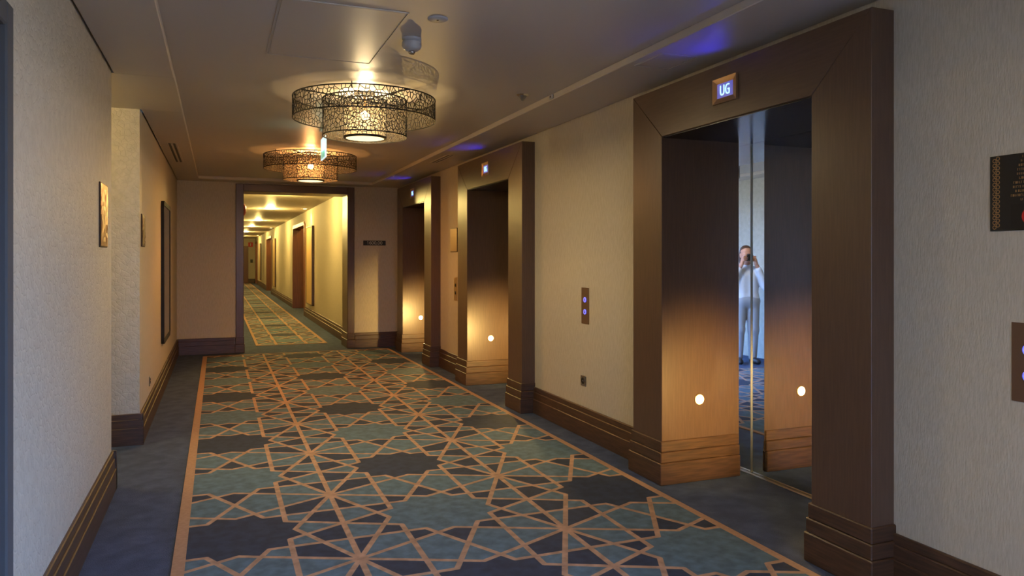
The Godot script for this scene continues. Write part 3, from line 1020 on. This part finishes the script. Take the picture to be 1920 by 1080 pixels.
# ------------------------------------------------------------------ down the corridor
func build_corridor_things() -> void:
	var order := ["first", "second", "third", "fourth", "fifth", "sixth"]
	var ds := [14.6, 19.0, 25.0, 30.0, 36.0, 43.0]
	for k in ds.size():
		var t := thing("corridor_downlight", "%s bright round downlight along the corridor ceiling, counted from the lobby" % order[k], "ceiling light", Vector3(1.2, 2.70, -ds[k]), 0.0, "corridor ceiling lights")
		downlight_parts(t, 0.15)
		omni("corridor_light", Vector3(0, -0.07, 0), 2.9, Color(1.0, 0.86, 0.50), 0.08, t)
	var near := ["nearest", "middle", "farthest"]
	var pic := [18.7, 31.0, 41.5]
	for k in 3:
		var d: float = pic[k]
		var p := thing("corridor_picture", "tall gold picture with dark edge on corridor right wall, %s of three" % near[k], "picture", Vector3(2.12, 1.32, -d), -PI / 2, "pictures along the corridor")
		var st := begin()
		frame_ring(st, Vector2(0.62, 0.95), 0.03, 0.032, 0.06)
		obj("frame", st.commit(), M.plinth_wood, p)
		obj("canvas", box(Vector3(-0.60, -0.93, 0), Vector3(0.60, 0.93, 0.05), 0.002), M.canvas_gold, p)
		var t := thing("picture_light", "small bright spotlight over the %s corridor picture" % near[k], "spotlight", Vector3(1.97, 2.70, -d), 0.0, "corridor picture lights")
		downlight_parts(t, 0.06)
		spot("picture_beam", Vector3(0, -0.03, 0), Vector3(0.25, -1, 0), 50.0, 0.8, 1.6, Color(1.0, 0.80, 0.42), 0.04, t)
	var rec := [[20.1, 23.2], [33.0, 36.2], [45.0, 47.0]]
	for k in 3:
		var r: Array = rec[k]
		var n: String = near[k]
		var dr := structure_root("door_%d" % (k + 2))
		# wooden door at the far side of the recess, facing the lobby, and wooden casings round the opening
		obj("leaf", slab(2.32, 3.1, 0.004, 2.38, r[1], r[1] + 0.05, 0.003), M.door_wood, dr)
		obj("casing", slab(2.09, 2.34, 0, 2.40, r[0] - 0.12, r[0] + 0.02, 0.004), M.door_wood, dr)
		obj("casing", slab(2.09, 2.34, 0, 2.40, r[1] - 0.02, r[1] + 0.10, 0.004), M.door_wood, dr)
		obj("head_casing", slab(2.09, 2.34, 2.36, 2.46, r[0] + 0.02, r[1] - 0.02, 0.004), M.door_wood, dr)
		obj("handle", slab(2.42, 2.52, 1.0, 1.02, r[1] - 0.05, r[1] - 0.02, 0.004), M.chrome, dr)
		var t := thing("recess_light", "small round light in the %s door recess of the corridor" % n, "ceiling light", Vector3(2.62, 2.70, -(r[0] + r[1]) / 2 - 0.6), 0.0, "door recess lights")
		downlight_parts(t, 0.07)
		omni("recess_glow", Vector3(0, -0.06, 0), 0.5, Color(1.0, 0.74, 0.36), 0.05, t)
	var de := structure_root("door_5")
	obj("leaf", slab(0.75, 1.65, 0.004, 2.15, 47.95, 48.0, 0.003), M.door_wood, de)
	obj("casing", slab(1.65, 1.73, 0, 2.23, 47.93, 48.0, 0.003), M.door_wood, de)
	obj("casing", slab(0.67, 0.75, 0, 2.23, 47.93, 48.0, 0.003), M.door_wood, de)
	obj("head_casing", slab(0.75, 1.65, 2.15, 2.23, 47.93, 48.0, 0.003), M.door_wood, de)
	var s := thing("fire_sign", "tiny red square sign high on the corridor's far end wall", "sign", Vector3(1.86, 2.32, -48.0))
	obj("plate", box(Vector3(-0.13, -0.13, 0), Vector3(0.13, 0.13, 0.01), 0.002), M.red_print, s)
	obj("symbol", box(Vector3(-0.03, -0.08, 0.01), Vector3(0.03, 0.08, 0.012)), M.white_print, s)
	s = thing("wall_control", "tiny dark control box on the corridor's far end wall", "control box", Vector3(1.92, 1.32, -48.0))
	obj("case", box(Vector3(-0.07, -0.10, 0), Vector3(0.07, 0.10, 0.04), 0.005), M.black_plastic, s)
	obj("knob", ball(0.02, 12), M.chrome, s, Vector3(0, 0.02, 0.05))
	# red alarm bell half hidden behind the left casing
	s = thing("alarm_bell", "red round alarm bell peeping out behind the left casing of the corridor opening", "alarm bell", Vector3(0.25, 2.33, -13.55), PI / 2)
	var bell := obj("gong", lathe([Vector2(0.0001, 0.21), Vector2(0.05, 0.205), Vector2(0.10, 0.18), Vector2(0.125, 0.13), Vector2(0.13, 0.10)], 32), M.red_paint, s)
	bell.rotation.x = PI / 2
	var bb := obj("base", lathe([Vector2(0.0001, 0.11), Vector2(0.06, 0.11), Vector2(0.065, 0.0)], 24), M.red_paint, s)
	bb.rotation.x = PI / 2

# ------------------------------------------------------------------ the photographer, who shows in the lift's polished steel
# bones: [from, to, radius at from, radius at to]; their smooth union is meshed as surface nets
func field_at(p: Vector3, bones: Array, k: float) -> float:
	var d := 1.0
	for b in bones:
		var a: Vector3 = b[0]
		var ab: Vector3 = b[1] - a
		var t := clampf((p - a).dot(ab) / maxf(ab.length_squared(), 1e-9), 0.0, 1.0)
		var e: float = p.distance_to(a + ab * t) - lerpf(b[2], b[3], t)
		var h := clampf(0.5 + 0.5 * (d - e) / k, 0.0, 1.0)
		d = lerpf(d, e, h) - k * h * (1.0 - h)
	return d

func add_nets(st: SurfaceTool, bones: Array, cell: float, k: float) -> void:
	var lo := Vector3.INF
	var hi := -Vector3.INF
	for b in bones:
		for e in 2:
			var p: Vector3 = b[e]
			var r: float = b[2 + e] + cell * 2.0
			lo = lo.min(p - Vector3.ONE * r)
			hi = hi.max(p + Vector3.ONE * r)
	var n := Vector3i(((hi - lo) / cell).ceil()) + Vector3i.ONE
	var v := PackedFloat32Array()
	v.resize(n.x * n.y * n.z)
	for z in n.z:
		for y in n.y:
			for x in n.x:
				v[x + n.x * (y + n.y * z)] = field_at(lo + Vector3(x, y, z) * cell, bones, k)
	var at := {}
	var corner := [Vector3i(0, 0, 0), Vector3i(1, 0, 0), Vector3i(0, 1, 0), Vector3i(1, 1, 0), Vector3i(0, 0, 1), Vector3i(1, 0, 1), Vector3i(0, 1, 1), Vector3i(1, 1, 1)]
	var pairs := [[0, 1], [2, 3], [4, 5], [6, 7], [0, 2], [1, 3], [4, 6], [5, 7], [0, 4], [1, 5], [2, 6], [3, 7]]
	for z in n.z - 1:
		for y in n.y - 1:
			for x in n.x - 1:
				var c := []
				var inside := 0
				for o in corner:
					var f := v[x + o.x + n.x * (y + o.y + n.y * (z + o.z))]
					c.append(f)
					if f < 0.0: inside += 1
				if inside == 0 or inside == 8:
					continue
				var sum := Vector3.ZERO
				var m := 0
				for q in pairs:
					var fa: float = c[q[0]]
					var fb: float = c[q[1]]
					if (fa < 0.0) != (fb < 0.0):
						sum += Vector3(corner[q[0]]).lerp(Vector3(corner[q[1]]), fa / (fa - fb))
						m += 1
				at[Vector3i(x, y, z)] = lo + (Vector3(x, y, z) + sum / m) * cell
	var nrm := {}
	for key in at:
		var p: Vector3 = at[key]
		var e := cell * 0.5
		var f0 := field_at(p, bones, k)
		nrm[key] = Vector3(field_at(p + Vector3(e, 0, 0), bones, k) - f0, field_at(p + Vector3(0, e, 0), bones, k) - f0, field_at(p + Vector3(0, 0, e), bones, k) - f0).normalized()
	for key in at:
		for ax in 3:
			var u := Vector3i.ZERO
			var w := Vector3i.ZERO
			u[(ax + 1) % 3] = 1
			w[(ax + 2) % 3] = 1
			var along := Vector3i.ZERO
			along[ax] = 1
			var f0 := v[key.x + n.x * (key.y + n.y * key.z)]
			var k1: Vector3i = key + along
			var f1 := v[k1.x + n.x * (k1.y + n.y * k1.z)]
			if (f0 < 0.0) == (f1 < 0.0) or not (at.has(key - u) and at.has(key - w) and at.has(key - u - w)):
				continue
			var q := [key, key - u, key - u - w, key - w]
			if f0 < 0.0:
				q.reverse()
			for i in [0, 1, 2, 0, 2, 3]:
				st.set_normal(nrm[q[i]])
				st.add_vertex(at[q[i]])

func nets(bones: Array, cell: float, k: float) -> ArrayMesh:
	var st := begin()
	add_nets(st, bones, cell, k)
	return st.commit()

func thicker(bones: Array, by: float) -> Array:
	var out := []
	for b in bones:
		out.append([b[0], b[1], b[2] + by, b[3] + by])
	return out

func build_photographer() -> void:
	mat("skin", Color(0.72, 0.53, 0.44), 0.5)
	mat("brown_hair", Color(0.27, 0.18, 0.12), 0.6)
	mat("white_shirt", Color(0.78, 0.80, 0.82), 0.85)
	mat("tan_trousers", Color(0.60, 0.61, 0.62), 0.85)
	mat("dark_shoe", Color(0.10, 0.08, 0.07), 0.5)
	var yaw := -atan(552.0 / F)
	var at := Vector3(0, 0, 0) + Vector3(0, 0, 0.235).rotated(Vector3.UP, yaw)
	var t := thing("person", "person in a white shirt taking the photograph, mirrored in the nearest lift's steel", "person", at, yaw)
	var torso := [[Vector3(-0.12, 1.30, 0.03), Vector3(0.12, 1.30, 0.03), 0.075, 0.075], [Vector3(-0.06, 1.24, 0.03), Vector3(-0.06, 0.98, 0.02), 0.115, 0.10], [Vector3(0.06, 1.24, 0.03), Vector3(0.06, 0.98, 0.02), 0.115, 0.10], [Vector3(-0.07, 0.90, 0.02), Vector3(0.07, 0.90, 0.02), 0.115, 0.115]]
	var arms := []
	var legs := []
	var feet := []
	for s in [-1.0, 1.0]:
		arms.append([Vector3(s * 0.17, 1.30, 0.03), Vector3(s * 0.25, 1.10, -0.06), 0.054, 0.043])
		arms.append([Vector3(s * 0.25, 1.10, -0.06), Vector3(s * 0.10, 1.42, -0.12), 0.043, 0.029])
		legs.append([Vector3(s * 0.09, 0.88, 0.02), Vector3(s * 0.10, 0.48, 0.0), 0.090, 0.060])
		legs.append([Vector3(s * 0.10, 0.48, 0.0), Vector3(s * 0.10, 0.09, 0.03), 0.060, 0.042])
		feet.append([Vector3(s * 0.10, 0.045, 0.05), Vector3(s * 0.12, 0.038, -0.13), 0.042, 0.036])
	var neck := [[Vector3(0, 1.45, 0.01), Vector3(0, 1.32, 0.03), 0.052, 0.062]]
	var st := begin()
	add_nets(st, torso + arms + legs + feet + neck, 0.018, 0.035)
	# head with brow, nose, chin and ears
	var head := [[Vector3(0, 1.500, -0.012), Vector3(0, 1.585, 0.010), 0.066, 0.085], [Vector3(0, 1.455, -0.055), Vector3(0, 1.47, -0.03), 0.026, 0.045], [Vector3(0, 1.545, -0.078), Vector3(0, 1.505, -0.092), 0.009, 0.014], [Vector3(-0.03, 1.556, -0.064), Vector3(0.03, 1.556, -0.064), 0.018, 0.018], [Vector3(0, 1.45, 0.0), Vector3(0, 1.40, 0.015), 0.052, 0.052]]
	for s in [-1.0, 1.0]:
		head.append([Vector3(s * 0.080, 1.55, 0.012), Vector3(s * 0.080, 1.51, 0.006), 0.014, 0.009])
	add_nets(st, head, 0.007, 0.018)
	# hands: the right one round the grip, the left one under the lens
	for s in [-1.0, 1.0]:
		var hand := [[Vector3(s * 0.10, 1.42, -0.12), Vector3(s * 0.086, 1.478, -0.118), 0.028, 0.026], [Vector3(s * 0.084, 1.505, -0.112), Vector3(s * 0.086, 1.452, -0.116), 0.021, 0.021]]
		for f in 4:
			var y: float = 1.524 - f * 0.0205
			var r: float = [0.0080, 0.0088, 0.0086, 0.0074][f]
			var reach: float = [0.020, 0.026, 0.024, 0.014][f]
			hand.append([Vector3(s * 0.088, y - 0.004, -0.125), Vector3(s * 0.082, y, -0.160), r + 0.001, r])
			hand.append([Vector3(s * 0.082, y, -0.160), Vector3(s * (0.070 - reach * 0.4), y + 0.001, -0.1575), r, r * 0.9])
			hand.append([Vector3(s * (0.070 - reach * 0.4), y + 0.001, -0.1575), Vector3(s * (0.060 - reach), y, -0.1555), r * 0.9, r * 0.75])
		hand.append([Vector3(s * 0.088, 1.468, -0.100), Vector3(s * 0.075, 1.505, -0.078), 0.012, 0.011])
		hand.append([Vector3(s * 0.075, 1.505, -0.078), Vector3(s * 0.050, 1.520, -0.074), 0.011, 0.008])
		add_nets(st, hand, 0.004, 0.006)
	obj("body", st.commit(), M.skin, t)
	var upper := [arms[0], [Vector3(-0.17, 1.30, 0.03), Vector3(-0.17, 1.30, 0.03), 0.054, 0.054], arms[2], [arms[1][0], arms[1][0].lerp(arms[1][1], 0.75), 0.044, 0.034], [arms[3][0], arms[3][0].lerp(arms[3][1], 0.75), 0.044, 0.034]]
	obj("shirt", nets(thicker(torso + upper + [[Vector3(0, 1.37, 0.025), Vector3(0, 1.32, 0.03), 0.060, 0.07]], 0.012), 0.018, 0.035), M.white_shirt, t)
	obj("trousers", nets(thicker(legs + [[Vector3(-0.06, 0.90, 0.02), Vector3(0.06, 0.90, 0.02), 0.115, 0.115]], 0.017), 0.018, 0.03), M.tan_trousers, t)
	obj("shoes", nets(thicker(feet, 0.007), 0.012, 0.02), M.dark_shoe, t)
	obj("hair", nets([[Vector3(0, 1.592, 0.022), Vector3(0, 1.60, 0.022), 0.088, 0.086], [Vector3(-0.055, 1.53, 0.045), Vector3(-0.05, 1.44, 0.055), 0.045, 0.035], [Vector3(0.055, 1.53, 0.045), Vector3(0.05, 1.44, 0.055), 0.045, 0.035], [Vector3(0, 1.54, 0.06), Vector3(0, 1.43, 0.065), 0.06, 0.04]], 0.012, 0.03), M.brown_hair, t)
	for s in [-1.0, 1.0]:
		obj("eye", ball(0.011, 12), M.white_print, t, Vector3(s * 0.032, 1.536, -0.070))
	var c := thing("photo_camera", "black photo camera held to the face, mirrored in the nearest lift's steel", "camera", at, yaw)
	obj("camera_body", box(Vector3(-0.066, 1.462, -0.146), Vector3(0.066, 1.537, -0.108), 0.008), M.black_plastic, c)
	obj("viewfinder", box(Vector3(-0.024, 1.537, -0.146), Vector3(0.024, 1.562, -0.100), 0.006), M.black_plastic, c)
	var l := obj("lens_barrel", lathe([Vector2(0.030, 0.0), Vector2(0.032, 0.02), Vector2(0.032, 0.045), Vector2(0.027, 0.047), Vector2(0.025, 0.040), Vector2(0.0001, 0.036)], 28), M.black_lacquer, c, Vector3(0, 1.5, -0.146))
	l.rotation.x = -PI / 2
